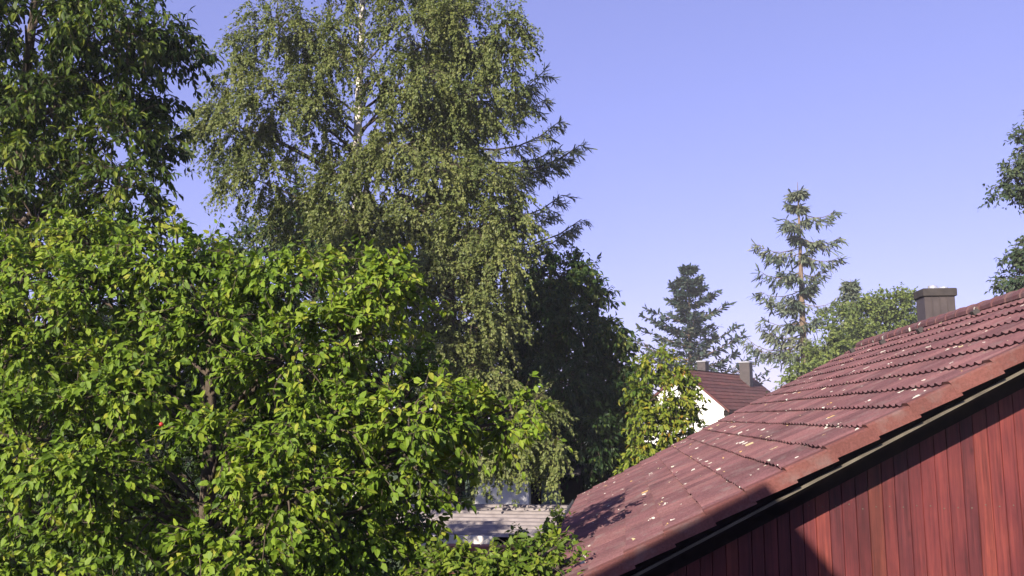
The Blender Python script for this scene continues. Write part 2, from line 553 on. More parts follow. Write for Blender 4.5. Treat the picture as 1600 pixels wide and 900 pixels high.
# barge boards under the verge (near gable) with a paler strip standing for their sunlit lower edge, soffit
WY = G + 0.47                                 # face of the gable wall
for fr, s in ((left, 1), (right, -1)):
    b1 = MB().prism([(G + 0.10, -0.160), (G + 0.125, -0.160), (G + 0.125, -0.101), (G + 0.10, -0.101)], 0, 1, lambda A, fr=fr: fr(np.c_[A[:, 0], 0.0 + A[:, 2] * (SL - 0.12), A[:, 1]]))
    link('barge_board', b1.mesh('barge_board', M['darkwood'], HB), roof)
    b4 = MB().prism([(G + 0.074, -0.140), (G + 0.098, -0.140), (G + 0.098, -0.120), (G + 0.074, -0.120)], 0, 1, lambda A, fr=fr: fr(np.c_[A[:, 0], 0.0 + A[:, 2] * (SL - 0.14), A[:, 1]]))
    link('lit_edge_strip', b4.mesh('lit_edge_strip', M['barge'], HB), roof)
    b5 = MB().prism([(G + 0.28, -0.262), (G + 0.35, -0.262), (G + 0.35, -0.127), (G + 0.28, -0.127)], 0, 1, lambda A, fr=fr: fr(np.c_[A[:, 0], 0.02 + A[:, 2] * (SL - 0.22), A[:, 1]]))
    link('shade_board', b5.mesh('shade_board', M['darkwood'], HB), roof)  # added dark board, stands for the black shade under the overhang
    b3 = MB().prism([(YF - 0.125, -0.235), (YF - 0.10, -0.235), (YF - 0.10, -0.101), (YF - 0.125, -0.101)], 0, 1, lambda A, fr=fr: fr(np.c_[A[:, 0], 0.0 + A[:, 2] * (SL - 0.12), A[:, 1]]))
    link('barge_board', b3.mesh('barge_board', M['barge'], HB), roof)
    b2 = MB().prism([(G + 0.128, -0.125), (WY + 0.1, -0.125), (WY + 0.1, -0.103), (G + 0.128, -0.103)], 0, 1, lambda A, fr=fr: fr(np.c_[A[:, 0], 0.06 + A[:, 2] * (SL - 0.20), A[:, 1]]))
    link('soffit', b2.mesh('soffit', M['darkwood'], HB), roof)
# gutter along the visible eave
gt = MB()
ga = np.linspace(math.pi, 2 * math.pi, 8)
ring = np.r_[np.c_[np.cos(ga) * 0.065, np.sin(ga) * 0.065], np.c_[np.cos(ga[::-1]) * 0.060, np.sin(ga[::-1]) * 0.060]]
gt.prism([tuple(p) for p in ring], G + 0.1, YF - 0.1, lambda A: np.c_[XE - 0.045 + A[:, 0], A[:, 2], ZE - 0.035 + A[:, 1]])
link('gutter', gt.mesh('gutter', M['metal'], HB), roof)
# walls
XW0, XW1 = XE + 0.42, 2 * XR - XE - 0.42
def roof_under(x):
    return (ZE + (x - XE) * math.tan(TH) if x < XR else ZE + (2 * XR - XE - x) * math.tan(TH)) - 0.145
w = MB()
w.prism([(XW0 + 0.03, -0.1), (XW1 - 0.03, -0.1), (XW1 - 0.03, roof_under(XW1) - 0.02), (XR, roof_under(XR) - 0.02), (XW0 + 0.03, roof_under(XW0) - 0.02)], WY + 0.026, YF - 0.42,
        lambda A: np.c_[A[:, 0], A[:, 2], A[:, 1]])
wall = link('wall', w.mesh('wall', M['darkwood'], HB), house)
x = XW0
k = 0
nail = MB()
while x < XW1 - 0.05:
    wd = 0.088 if k % 2 == 0 else 0.098
    th = 0.022 if k % 2 == 0 else 0.0225
    z0, x1 = 0.12, x + wd
    ch = 0.003
    jt = RNG.normal(0, 0.0005)
    V = []
    for xx, yy in ((x, 0.025), (x, 0.010), (x + ch, 0.025 - th + jt), (x1 - ch, 0.025 - th + jt), (x1, 0.010), (x1, 0.025)):
        V.append((xx, WY + yy, z0))
    for xx, yy in ((x, 0.025), (x, 0.010), (x + ch, 0.025 - th + jt), (x1 - ch, 0.025 - th + jt), (x1, 0.010), (x1, 0.025)):
        V.append((xx, WY + yy, roof_under(xx) - 0.01))
    Q = [(i, i + 1, 7 + i, 6 + i) for i in range(5)]
    tv = RNG.choice([0.15, 0.4, 0.5, 0.6, 0.75, 0.95], p=[.14, .24, .26, .2, .12, .04]) + RNG.normal(0, 0.05)
    mb = MB().add(V, [Q], tv)
    link('board', mb.mesh('board', M['boards'], HB), wall)
    for zz in (CAMZ - 0.64 + RNG.normal(0, .008), CAMZ - 2.0, CAMZ + 0.42 + RNG.normal(0, .008)):
        if zz < roof_under(x) - 0.1:
            nail.box(x + wd / 2 - 0.004, x + wd / 2 + 0.004, WY + 0.025 - th - 0.004, WY + 0.025 - th + 0.004, zz - 0.004, zz + 0.004)
    x = x1 + 0.001
    k += 1
link('nail_heads', nail.mesh('nail_heads', M['barge'], HB), wall, kind='stuff')
# chimney just beyond the ridge
cb = at(1447, 505, 14.6)
ct = at(1495, 456, 14.6)
cx0, cx1, cz1 = cb[0], at(1493, 480, 14.6)[0], at(1470, 463, 14.6)[2]
chim = link('chimney', MB().box(cx0, cx1, 14.6, 15.0, ZR - 0.6, cz1).mesh('chimney', M['slate'], HB), house)
sb = MB()
def slab(x0, x1, y0, y1, z0, z1, bv=0.012):
    P = []
    for z, d in ((z0, bv), (z0 + bv, 0), (z1 - bv, 0), (z1, bv)):
        P += [(x0 + d, y0 + d, z), (x1 - d, y0 + d, z), (x1 - d, y1 - d, z), (x0 + d, y1 - d, z)]
    Q = [(0, 3, 2, 1), (12, 13, 14, 15)]
    for l in range(3):
        for i in range(4):
            Q.append((l * 4 + i, l * 4 + (i + 1) % 4, l * 4 + 4 + (i + 1) % 4, l * 4 + 4 + i))
    return P, [Q]
sb.add(*slab(cx0 - 0.025, cx1 + 0.03, 14.57, 15.03, cz1 + 0.001, cz1 + 0.13))
link('cap_slab', sb.mesh('cap_slab', M['slab'], HB), chim)
fl = MB()
V, Fs = tubes(np.array([[(cx0 + 0.20, 14.8, cz1 + 0.12), (cx0 + 0.20, 14.8, cz1 + 0.19), (cx0 + 0.20, 14.8, cz1 + 0.2)]]), np.array([[0.075, 0.075, 0.06]]), 14)
fl.add(V, Fs)
V, Fs = tubes(np.array([[(cx0 + 0.36, 14.8, cz1 + 0.12), (cx0 + 0.36, 14.8, cz1 + 0.17), (cx0 + 0.36, 14.8, cz1 + 0.172)]]), np.array([[0.075, 0.075, 0.05]]), 14)
fl.add(V, Fs)
link('flue_collar', fl.mesh('flue_collar', M['steel'], HB), chim)
for k in range(1, 4):                         # seams of the sheet cladding on the front
    xx = cx0 + (cx1 - cx0) * k / 4
    link('cladding_seam', MB().box(xx - 0.006, xx + 0.006, 14.588, 14.599, ZR - 0.5, cz1 - 0.005).mesh('cladding_seam', M['slate'], HB), chim)

# ------------------------------------------------------------------ the viewer's own house, whose gable shades the red wall
PK = at(1196, 752, G)
tt = (G + 0.35) / -SDIR[1]
PK = PK + SDIR * tt                            # peak of its near verge, at y = -0.35
HW = 5.4
own = thing('white_house', 'white rendered house behind the viewpoint whose gable shadow falls on red wall', 'house', (PK[0], -6.0, 0))
OB = np.array(own.location)
tn = math.tan(TH)
DROP = 1.7
w = MB().prism([(PK[0] - HW + .5, -0.1), (PK[0] + HW - .5, -0.1), (PK[0] + HW - .5, PK[2] - DROP - 0.25 - (HW - .5) * tn), (PK[0] - .25, PK[2] - DROP - .22), (PK[0] - .25, PK[2] - 0.36), (PK[0] - HW + .5, PK[2] - 0.3 - (HW - .5) * tn)],
               -11.4, -0.8, lambda A: np.c_[A[:, 0], A[:, 2], A[:, 1]])
link('wall', w.mesh('wall', M['plaster'], OB), own)
# the right half of the roof sits lower, with a strip wall between
rr = MB().prism([(PK[0], PK[2]), (PK[0] - HW, PK[2] - HW * tn), (PK[0] - HW, PK[2] - 0.22 - HW * tn), (PK[0], PK[2] - 0.22)],
                -11.9, -0.35, lambda A: np.c_[A[:, 0], A[:, 2], A[:, 1]])
link('roof', rr.mesh('roof', M['tile_plain'], OB), own)
rr = MB().prism([(PK[0] - 0.3, PK[2] - DROP), (PK[0] - 0.3, PK[2] - DROP - 0.2), (PK[0] + HW, PK[2] - DROP - 0.2 - HW * tn), (PK[0] + HW, PK[2] - DROP - HW * tn)],
                -11.9, -0.35, lambda A: np.c_[A[:, 0], A[:, 2], A[:, 1]])
link('roof', rr.mesh('roof', M['tile_plain'], OB), own)
for wx in (-3.2, -1.4, 1.6):
    fo = MB()
    for q in ((-.6, -.52, -1, .6), (.52, .6, -1, .6), (-.519, .519, -1, -.92), (-.519, .519, .52, .6)):
        fo.box(PK[0] + wx + q[0], PK[0] + wx + q[1], -0.83, -0.78, CAMZ + q[2], CAMZ + q[3])
    wnd = link('window', fo.mesh('window', M['fascia'], OB), own)
    link('pane', MB().box(PK[0] + wx - .518, PK[0] + wx + .518, -0.802, -0.796, CAMZ - .919, CAMZ + .519).mesh('pane', M['glass'], OB), wnd)

# ------------------------------------------------------------------ white gabled neighbour house
D = 55.0
pk = at(1064, 577, D)
ev = at(1137, 641, D - 1.6)
ra = math.radians(28)
RD = np.array([math.sin(ra), math.cos(ra), 0])        # ridge direction
GD = np.array([math.cos(ra), -math.sin(ra), 0])       # gable direction (to the right, nearer)
hw = np.dot(ev - pk, GD)
rise = pk[2] - ev[2]
NH = thing('neighbour_house', 'distant white house with brown red gable roof and two grey chimneys', 'house', (pk[0], pk[1], 0))
NB = np.array(NH.location)
def nfr(A):                                            # (along gable, up, along ridge)
    return np.array([pk[0], pk[1], 0]) + A[:, 0:1] * GD + A[:, 1:2] * np.array([0, 0, 1]) + A[:, 2:3] * RD
ez = pk[2] - rise
nt_ = rise / hw
LEN = 12.0
w = MB().prism([(-hw + .35, -0.1), (hw - .35, -0.1), (hw - .35, ez + 0.35 * nt_ - .16), (0, pk[2] - .16), (-hw + .35, ez + .35 * nt_ - .16)], 0.12, LEN - .4, nfr)
nw = link('wall', w.mesh('wall', M['plaster'], NB), NH)
r_ = MB().prism([(0, pk[2]), (-hw, ez), (-hw, ez - .14), (0, pk[2] - .14), (hw, ez - .14), (hw, ez)], 0, LEN, nfr)
nroof = link('roof', r_.mesh('roof', M['tile_plain'], NB), NH)
tl = MB()
for s in (1, -1):                                      # courses of tiles as low steps
    sl_n = math.hypot(hw, rise)
    nc = int(sl_n / 0.34)
    for c in range(nc):
        a0, a1 = c / nc, (c + 1) / nc + 0.02
        V = nfr(np.array([[s * hw * (1 - t), ez + rise * t + h, L_] for t, h in ((a0, 0.055), (a1, 0.012), (a0, 0.004)) for L_ in (0.02, LEN - .02)]))
        tl.add(V, [[(0, 1, 3, 2), (4, 5, 1, 0)]], RNG.random())
link('tile_course', tl.mesh('tile_course', M['tile_plain'], NB), nroof, kind='stuff')
sf = MB().prism([(hw - .36, ez - .02), (hw - .02, ez - .15), (hw - .02, ez - .3), (hw - .36, ez - .3)], 0.03, LEN - .03, nfr)
link('eave_box', sf.mesh('eave_box', M['darkwood'], NB), nroof)
def nchim(pxc, pyt, off, wdt):
    best = min(np.linspace(0, LEN, 200), key=lambda L: abs(project(nfr(np.array([[off, pk[2], L]])))[0][0] - pxc))
    P = nfr(np.array([[off, pk[2], best]]))[0]
    zt = at(pxc, pyt, P[1])[2]
    def cfr(A):
        return np.array([P[0], P[1], 0]) + A[:, 0:1] * GD + A[:, 2:3] * RD + A[:, 1:2] * np.array([0, 0, 1])
    zb = pk[2] - abs(off) * nt_ - 0.8
    ch = MB().prism([(-wdt / 2, zb), (wdt / 2, zb), (wdt / 2, zt), (-wdt / 2, zt)], -0.3, 0.3, cfr)
    c = link('chimney', ch.mesh('chimney', M['slate'], NB), NH)
    cp = MB().prism([(-wdt / 2 - .05, zt + .002), (wdt / 2 + .05, zt + .002), (wdt / 2 + .05, zt + .09), (-wdt / 2 - .05, zt + .09)], -0.35, 0.35, cfr)
    link('cap_slab', cp.mesh('cap_slab', M['metal'], NB), c)
nchim(1166, 567, 0.7, 0.72)
nchim(1099, 566, -0.3, 0.55)
# wing with a lower ridge to the right
wg = MB()
a_, b_ = at(1180, 590, D + 9), at(1300, 606, D + 9)
wg.prism([(a_[0], 0), (a_[0] + 9, 0), (a_[0] + 9, a_[2] - 2.2), (a_[0] + 4.5, a_[2] - .1), (a_[0], a_[2] - 2.2)], D + 9, D + 16, lambda A: np.c_[A[:, 0], A[:, 2], A[:, 1]])
link('wing', wg.mesh('wing', M['tile_plain'], NB), NH)

# ------------------------------------------------------------------ carport with corrugated roof, garden house, low wall
p0, p1, q0, q1 = at(655, 837, 14.0), at(930, 837, 14.0), at(640, 786, 17.2), at(940, 786, 17.2)
cp = thing('carport', 'low carport with pale corrugated roof and white fascia beside the red house', 'carport', ((p0[0] + p1[0]) / 2, 15.5, 0))
CB = np.array(cp.location)
nrow = 9
cr = MB()
S = 90
t = np.linspace(0, 1, S + 1)
yy = 14.0 + 3.2 * t
zz = p0[2] + (q0[2] - p0[2]) * t + 0.055 * np.clip(np.sin(2 * math.pi * nrow * t), -0.6, 0.6)
xl, xr = p0[0] - 1.0, p1[0] + 0.7
V = np.vstack([np.c_[np.full(S + 1, xl), yy, zz], np.c_[np.full(S + 1, xr), yy, zz]])
a = np.arange(S)
cr.add(V, [np.c_[a, a + 1, S + 1 + a + 1, S + 1 + a][:, ::-1]])
link('corrugated_sheet', cr.mesh('corrugated_sheet', M['corrugated'], CB), cp)
fz = p0[2]
link('fascia', MB().box(xl, at(772, 830, 13.95)[0], 13.92, 13.96, fz - 0.20, fz + 0.02).mesh('fascia', M['fascia'], CB), cp)
for xx in (xl + .1, (xl + xr) / 2, xr - .1):
    for y_ in (14.1, 17.0):
        link('post', MB().box(xx - .06, xx + .06, y_ - .06, y_ + .06, 0, fz - 0.12).mesh('post', M['darkwood'], CB), cp)
link('back_wall', MB().box(xl, xr, 17.05, 17.12, 0, q0[2] - .15).mesh('back_wall', M['darkwood'], CB), cp)

gl, gr_ = at(742, 790, 21), at(905, 790, 21)
gh = thing('garden_house', 'white garden house with grey blue door half hidden under the dark chestnut', 'shed', ((gl[0] + gr_[0]) / 2, 22.5, 0))
GBs = np.array(gh.location)
zt = at(800, 742, 21)[2]
link('wall', MB().box(gl[0], at(826, 790, 21)[0], 21, 24, 0, zt).mesh('wall', M['plaster'], GBs), gh)
link('wall', MB().box(at(826, 790, 21)[0] + .002, gr_[0], 21.5, 24.01, 0, zt - .01).mesh('wall', M['darkwood'], GBs), gh)
dr = link('door', MB().box(at(846, 780, 21.4)[0], at(875, 780, 21.4)[0], 21.44, 21.497, 0.05, at(860, 753, 21.4)[2]).mesh('door', M['bluegrey'], GBs), gh)
link('handle', MB().box(at(848, 780, 21.4)[0], at(850, 780, 21.4)[0], 21.41, 21.438, 1.05, 1.15).mesh('handle', M['steel'], GBs), dr)
link('roof', MB().prism([(20.7, zt + .02), (24.3, zt + .02), (24.3, zt + .35), (20.7, zt + .07)], gl[0] - .1, gr_[0] + .05, lambda A: np.c_[A[:, 2], A[:, 0], A[:, 1]]).mesh('roof', M['slab'], GBs), gh)

bl, br = at(690, 862, 11.5), at(800, 862, 11.5)
bw = thing('brick_wall', 'low red brick garden wall showing above the bush near the carport', 'wall', ((bl[0] + br[0]) / 2, 11.5, 0))
BB = np.array(bw.location)
zb = at(720, 853, 11.5)[2]
link('mortar_core', MB().box(bl[0], br[0], 11.512, 11.70, 0, zb - .01).mesh('mortar_core', M['mortar'], BB), bw)
bm = MB().add(*slab(0, 0.23, -0.10, 0.10, 0, 0.065, 0.006)).mesh('brick', M['brick'])
rows = int(0.5 / 0.075)
for r in range(rows):
    x = bl[0] - (0.12 if r % 2 else 0)
    while x < br[0] - 0.1:
        link('brick', bm, bw, np.array([x, 11.60 + random.uniform(-.003, .003), zb - 0.065 - r * 0.075]) - BB)
        x += 0.24

# ------------------------------------------------------------------ vegetation
LEAF = {
    'pear': (np.array([(0, 0, 0), (.33, 0, -.05), (.68, 0, -.10), (1, 0, -.22), (.30, .5, .02), (.66, .40, -.06), (.30, -.5, .02), (.66, -.40, -.06)]),
             [np.array([(0, 1, 4), (0, 6, 1), (2, 3, 5), (2, 7, 3)]), np.array([(1, 2, 5, 4), (1, 6, 7, 2)])]),
    'lance': (np.array([(0, 0, 0), (.5, 0, -.06), (1, 0, -.2), (.42, .5, .03), (.42, -.5, .03), (.78, .3, -.08), (.78, -.3, -.08)]),
              [np.array([(0, 1, 3), (0, 4, 1), (1, 2, 5), (1, 6, 2), (1, 5, 3), (1, 4, 6)])]),
    'small': (np.array([(0, 0, 0), (.45, .5, .06), (1, 0, -.05), (.45, -.5, .06)]), [np.array([(0, 2, 1), (0, 3, 2)])]),
    'blade': (np.array([(0, .35, 0), (0, -.35, 0), (.7, .5, -.04), (.7, -.5, -.04), (1, 0, -.1)]), [np.array([(0, 1, 3, 2)]), np.array([(2, 3, 4)])]),
}
def leaves_into(mb, kind, pos, axis, normal, ln, wd, tint):
    T, Fs = LEAF[kind]
    axis = nrm(axis)
    b = nrm(np.cross(normal, axis))
    n = np.cross(axis, b)
    V = pos[:, None, :] + T[None, :, 0:1] * (ln[:, None, None] * axis[:, None, :]) + T[None, :, 1:2] * (wd[:, None, None] * b[:, None, :]) \
        + T[None, :, 2:3] * ((ln * RNG.uniform(-0.3, 2.6, len(ln)))[:, None, None] * n[:, None, :])
    k = len(T)
    off = np.arange(len(pos))[:, None, None] * k
    mb.add(V.reshape(-1, 3), [(f[None] + off).reshape(-1, f.shape[1]) for f in Fs], np.repeat(tint, k))

def unit(n):
    return nrm(RNG.normal(size=(n, 3)))

CL_D = nrm(RNG.normal(size=(9, 3)))
CL_P = RNG.random(9) * 6.28
def clumps(P, size):
    f = np.array([1, 1.2, 0.8, 1.7, 1.4, 0.9, 1.1, 2.1, 1.9])
    return np.sin(P @ CL_D.T * (6.28 / size) * f + CL_P).sum(1) / 2.1

def bez(p0, p1, p2, k):
    t = np.linspace(0, 1, k)[None, :, None]
    return (1 - t) ** 2 * p0[:, None] + 2 * t * (1 - t) * p1[:, None] + t ** 2 * p2[:, None]

def broadleaf(name, label, mat, bark, base, top, trunk_r, blobs, group=None, cat='tree', leaf='pear', llen=0.085, lw=0.6, nt=7, nl=11, tl=0.32,
              droop=0.3, twig_up=0.3, leaf_down=0.5, weep=0.0, dens=1.0, parts=0, tint_mu=0.5, tint_sd=0.22, wood_r=0.012, limbs=True, blen=1.0, per_m2=5.0, facing=0.6, limb_bark=None, limb_k=1.0, clump=1.0, gap=-0.9):
    """blobs: (px, py, Y, rx_px, ry_px, depth_radius_m, tint_shift, density)"""
    base = np.asarray(base, float)
    top = np.asarray(top, float)
    root = thing(name, label, cat, base, group)
    # trunk
    k = 9
    t = np.linspace(0, 1, k)
    wob = np.c_[np.sin(t * 7 + base[0]) * 0.025, np.cos(t * 5 + base[1]) * 0.025, np.zeros(k)] * np.linalg.norm(top - base) * 0.4 * t[:, None] * (1 - t[:, None]) * 2
    TP = base + (top - base) * t[:, None] + wob
    TR = trunk_r * (1 - 0.82 * t) * (1 + 0.5 * np.exp(-t * 14))
    mb = MB()
    V, Fs = tubes(TP[None], TR[None], 10)
    mb.add(V, Fs)
    link('trunk', mb.mesh('trunk', bark, base, True), root)
    fol, wood = MB(), MB()
    LP, LA, LN, LL, LT = [], [], [], [], []
    H = np.linalg.norm(top - base)
    for bi, (bx, by, bY, rx, ry, rd, ts, bd) in enumerate(blobs):
        c = at(bx, by, bY)
        R = np.array([rx * bY / F, rd, ry * bY / F])
        # limb from the trunk, rising into the blob
        ht = np.clip((c[2] - base[2] - 0.5 * np.hypot(c[0] - base[0], c[1] - base[1])) / H, 0.12, 0.92)
        s = base + (top - base) * ht
        if limbs:
            mid = (s + c) / 2 + np.array([0, 0, 0.12 * np.linalg.norm(c - s)])
            P = bez(s[None], mid[None], c[None], 7)
            r0 = min(trunk_r * (1 - 0.8 * ht) * 0.6, 0.03 + 0.03 * np.linalg.norm(c - s))
            V, Fs = tubes(P, np.linspace(r0, wood_r * 1.6, 7)[None] * limb_k, 6)
            lm = MB().add(V, Fs)
            link('limb', lm.mesh('limb', limb_bark or bark, base, True), root)
        nb = max(6, int(per_m2 * bd * dens * 4 * math.pi * ((R[0] * R[1] + R[0] * R[2] + R[1] * R[2]) / 3)))
        d = unit(nb)
        d[:, 1] -= RNG.random(nb) * facing            # more on the open side
        d = nrm(d)
        rad = (0.58 + 0.45 * RNG.random((nb, 1)) ** 0.8) * np.where(RNG.random((nb, 1)) < 0.12, 1.28, 1.0)
        e = c + d * R * rad
        ok = clumps(e, clump) > gap
        d, rad, e = d[ok], rad[ok], e[ok]
        nb = len(e)
        if nb == 0:
            continue
        st = c + d * R * (0.12 + 0.3 * RNG.random((nb, 1))) - np.array([0, 0, 0.10]) * R[2]
        L = np.linalg.norm(e - st, axis=1, keepdims=True)
        m = (st + e) / 2 + np.array([0, 0, 1.0]) * L * (0.10 + 0.25 * droop)
        e = e - np.array([0, 0, 1.0]) * L * droop * 0.5
        KP = 5
        BP = bez(st, m, e, KP)
        V, Fs = tubes(BP, np.tile(np.linspace(wood_r, wood_r * 0.35, KP), (nb, 1)), 4)
        wood.add(V, Fs)
        # twigs
        tt = RNG.random((nb, nt)) * 0.72 + 0.28
        tt[:, 0] = 1.0
        fi = tt * (KP - 1)
        i0 = np.minimum(fi.astype(int), KP - 2)
        fr = (fi - i0)[..., None]
        ar = np.arange(nb)[:, None]
        tp = BP[ar, i0] * (1 - fr) + BP[ar, i0 + 1] * fr
        tg = nrm(BP[ar, i0 + 1] - BP[ar, i0])
        n2 = nb * nt
        td = tg * 0.6 + RNG.normal(size=(nb, nt, 3)) * 0.55 + d[:, None, :] * 0.35 + np.array([0, 0, twig_up])
        td = nrm(td) * (1 - weep) + np.array([0, 0, -1.0]) * weep
        td = nrm(td).reshape(n2, 3)
        tp = tp.reshape(n2, 3)
        tlen = tl * (0.55 + 0.9 * RNG.random((n2, 1)))
        tm = tp + td * tlen * 0.5
        te = tp + td * tlen - np.array([0, 0, 1.0]) * tlen * (0.22 + 0.2 * weep)
        TWP = bez(tp, tm, te, 3)
        V, Fs = tubes(TWP, np.tile(np.array([wood_r * 0.33, wood_r * 0.25, wood_r * 0.12]), (n2, 1)), 3)
        wood.add(V, Fs)
        # leaves
        s_ = np.sort(RNG.random((n2, nl)) * 0.9 + 0.1, axis=1)[..., None]
        lp = (1 - s_) ** 2 * tp[:, None] + 2 * s_ * (1 - s_) * tm[:, None] + s_ ** 2 * te[:, None]
        out = np.repeat(d, nt, axis=0)[:, None, :]
        side = RNG.normal(size=(n2, nl, 3))
        la = td[:, None, :] * 0.5 + side * 0.55 + np.array([0, 0, -leaf_down]) + out * 0.25
        lnv = np.array([0, 0, 0.6]) + out * 0.45 + RNG.normal(size=(n2, nl, 3)) * 0.48 + SDIR * 0.38
        n3 = n2 * nl
        LP.append((lp + nrm(side) * llen * 0.15).reshape(n3, 3))
        LA.append(nrm(la).reshape(n3, 3))
        LN.append(nrm(lnv).reshape(n3, 3))
        LL.append(llen * (0.45 + 0.75 * RNG.random(n3)))
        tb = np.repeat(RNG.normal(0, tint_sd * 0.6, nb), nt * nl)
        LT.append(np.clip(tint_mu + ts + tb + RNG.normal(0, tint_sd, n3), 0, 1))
    LP, LA, LN, LL, LT = map(np.concatenate, (LP, LA, LN, LL, LT))
    link('branches', wood.mesh('branches', limb_bark or bark, base), root, kind='stuff')
    keep = np.ones(len(LP), bool)
    if parts:
        px, py, dz = project(LP)
        inside = np.where((px > 5) & (px < 1595) & (py > 5) & (py < 895))[0]
        cell = (px[inside] // 14).astype(int) * 1000 + (py[inside] // 14).astype(int)
        order = np.lexsort((dz[inside], cell))
        first = np.r_[True, np.diff(cell[order]) != 0]
        cand = inside[order][first]
        sz = LL[cand] / dz[cand]
        pick = cand[np.argsort(-sz)[:parts]]
        keep[pick] = False
        T, Fs = LEAF[leaf]
        var = []
        for q in range(6):
            W = T * np.array([1, lw, 1])
            var.append(MB().add(W, Fs, (q + 0.5) / 6).mesh('leaf', mat))
        for q in pick:
            b = nrm(np.cross(LN[q], LA[q]))
            n_ = np.cross(LA[q], b)
            o = link('leaf', var[min(5, int(LT[q] * 6))], root)
            R3 = Matrix((LA[q], b, n_)).transposed() * LL[q]
            m4 = R3.to_4x4()
            m4.translation = Vector(LP[q] - base)
            o.matrix_local = m4
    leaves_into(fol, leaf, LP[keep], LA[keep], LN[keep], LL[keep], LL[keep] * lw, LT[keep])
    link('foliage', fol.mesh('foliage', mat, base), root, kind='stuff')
    return root, len(LP)

def conifer(name, label, mat, bark, base_px, top_px, Y, trunk_r, profile, n_wh=26, per=6, droop=0.15, tipup=0.25, tw=0.30, bl=0.30, bw=0.05, nside=16, nblade=4,
            hang=0.5, specials=(), group=None, zmin=0.12, irregular=0.35, up_angle=0.0, pexp=1.0):
    """profile(t) gives branch length in metres at height fraction t"""
    base = at(base_px[0], base_px[1], Y)
    base[2] = 0
    top = at(top_px[0], top_px[1], Y)
    H = top[2]
    root = thing(name, label, 'tree', base, group)
    k = 12
    t = np.linspace(0, 1, k)
    TP = base + (top - base) * t[:, None] + np.c_[np.sin(t * 9) * 0.05, np.cos(t * 8) * 0.05, np.zeros(k)] * (1 - t[:, None])
    V, Fs = tubes(TP[None], (trunk_r * (1 - t) ** 0.8 + 0.012)[None], 8)
    link('trunk', MB().add(V, Fs).mesh('trunk', bark, base, True), root)
    ts, az, ln = [], [], []
    for w_ in range(n_wh):
        f = zmin + (1 - zmin) * ((w_ + 0.5) / n_wh) ** pexp
        off = RNG.random() * 6.3
        for b in range(per):
            ts.append(min(0.985, f + RNG.normal(0, 0.008)))
            az.append(off + b * 2 * math.pi / per + RNG.normal(0, 0.25))
            ln.append(max(0.12, profile(f) * (1 + RNG.normal(0, irregular))))
    for (tx, ty, f) in specials:                       # long single limbs
        e = at(tx, ty, Y)
        ts.append((e[2] - 0.03 * abs(e[0] - base[0])) / H)
        az.append(math.atan2(RNG.uniform(-0.3, 0.3), 1.0 if e[0] > base[0] else -1.0))
        ln.append(abs(e[0] - base[0]))
    ts, az, ln = np.array(ts), np.array(az), np.array(ln)
    n = len(ts)
    st = base + (top - base) * ts[:, None]
    d = np.c_[np.cos(az), np.sin(az), np.zeros(n)]
    e = st + d * ln[:, None] + np.array([0, 0, 1.0]) * (ln * (up_angle + tipup - droop + RNG.normal(0, 0.05, n)))[:, None]
    m = st + d * ln[:, None] * 0.6 - np.array([0, 0, 1.0]) * (ln * (droop + 0.10 - up_angle))[:, None]
    KP = 6
    BP = bez(st, m, e, KP)
    wood, fol = MB(), MB()
    rr = np.clip(0.006 + ln * 0.011, 0.006, 0.06)
    V, Fs = tubes(BP, rr[:, None] * np.linspace(1, 0.25, KP)[None], 4)
    wood.add(V, Fs)
    # side twigs along each branch
    NS = nside
    tt = np.linspace(0.12, 1, NS)[None, :] + RNG.normal(0, 0.03, (n, NS))
    tt = np.clip(tt, 0.08, 1)
    fi = tt * (KP - 1)
    i0 = np.minimum(fi.astype(int), KP - 2)
    fr = (fi - i0)[..., None]
    ar = np.arange(n)[:, None]
    tp = BP[ar, i0] * (1 - fr) + BP[ar, i0 + 1] * fr
    tg = nrm(BP[ar, i0 + 1] - BP[ar, i0])
    sd = np.cross(tg, np.array([0, 0, 1.0]))
    sg = np.where(np.arange(NS) % 2 == 0, 1.0, -1.0)[None, :, None]
    td = nrm(tg * 0.75 + sd * sg * (0.8 + 0.3 * RNG.random((n, NS, 1))) + np.array([0, 0, -hang]) + RNG.normal(size=(n, NS, 3)) * 0.15)
    tln = tw * (0.5 + 0.7 * RNG.random((n, NS, 1))) * (1.15 - 0.75 * tt[..., None]) * np.clip(ln / np.median(ln), 0.35, 1.5)[:, None, None]
    tp, td, tln, tg = tp.reshape(-1, 3), td.reshape(-1, 3), tln.reshape(-1, 1), tg.reshape(-1, 3)
    te = tp + td * tln
    V, Fs = tubes(np.stack([tp, te], 1), np.tile(np.array([0.008, 0.003]), (len(tp), 1)), 3)
    wood.add(V, Fs)
    # needle tufts along twigs
    NBl = nblade
    s = RNG.random((len(tp), NBl, 1))
    lp = tp[:, None] + td[:, None] * tln[:, None] * s
    la = td[:, None] * 0.9 + RNG.normal(size=(len(tp), NBl, 3)) * 0.45 + np.array([0, 0, -0.25 * hang])
    lnn = np.array([0, 0, 0.8]) + RNG.normal(size=(len(tp), NBl, 3)) * 0.6 + SDIR * 0.3
    N3 = len(tp) * NBl
    bln = bl * (0.6 + 0.7 * RNG.random(N3))
    tb = np.repeat(np.repeat(RNG.normal(0, 0.16, n), NS), NBl)
    leaves_into(fol, 'blade', lp.reshape(N3, 3), nrm(la).reshape(N3, 3), nrm(lnn).reshape(N3, 3), bln, np.full(N3, bw) * (0.7 + 0.6 * RNG.random(N3)), np.clip(0.5 + tb + RNG.normal(0, 0.2, N3), 0, 1))
    link('branches', wood.mesh('branches', bark, base), root, kind='stuff')
    link('foliage', fol.mesh('foliage', mat, base), root, kind='stuff')
    return root, N3

counts = {}
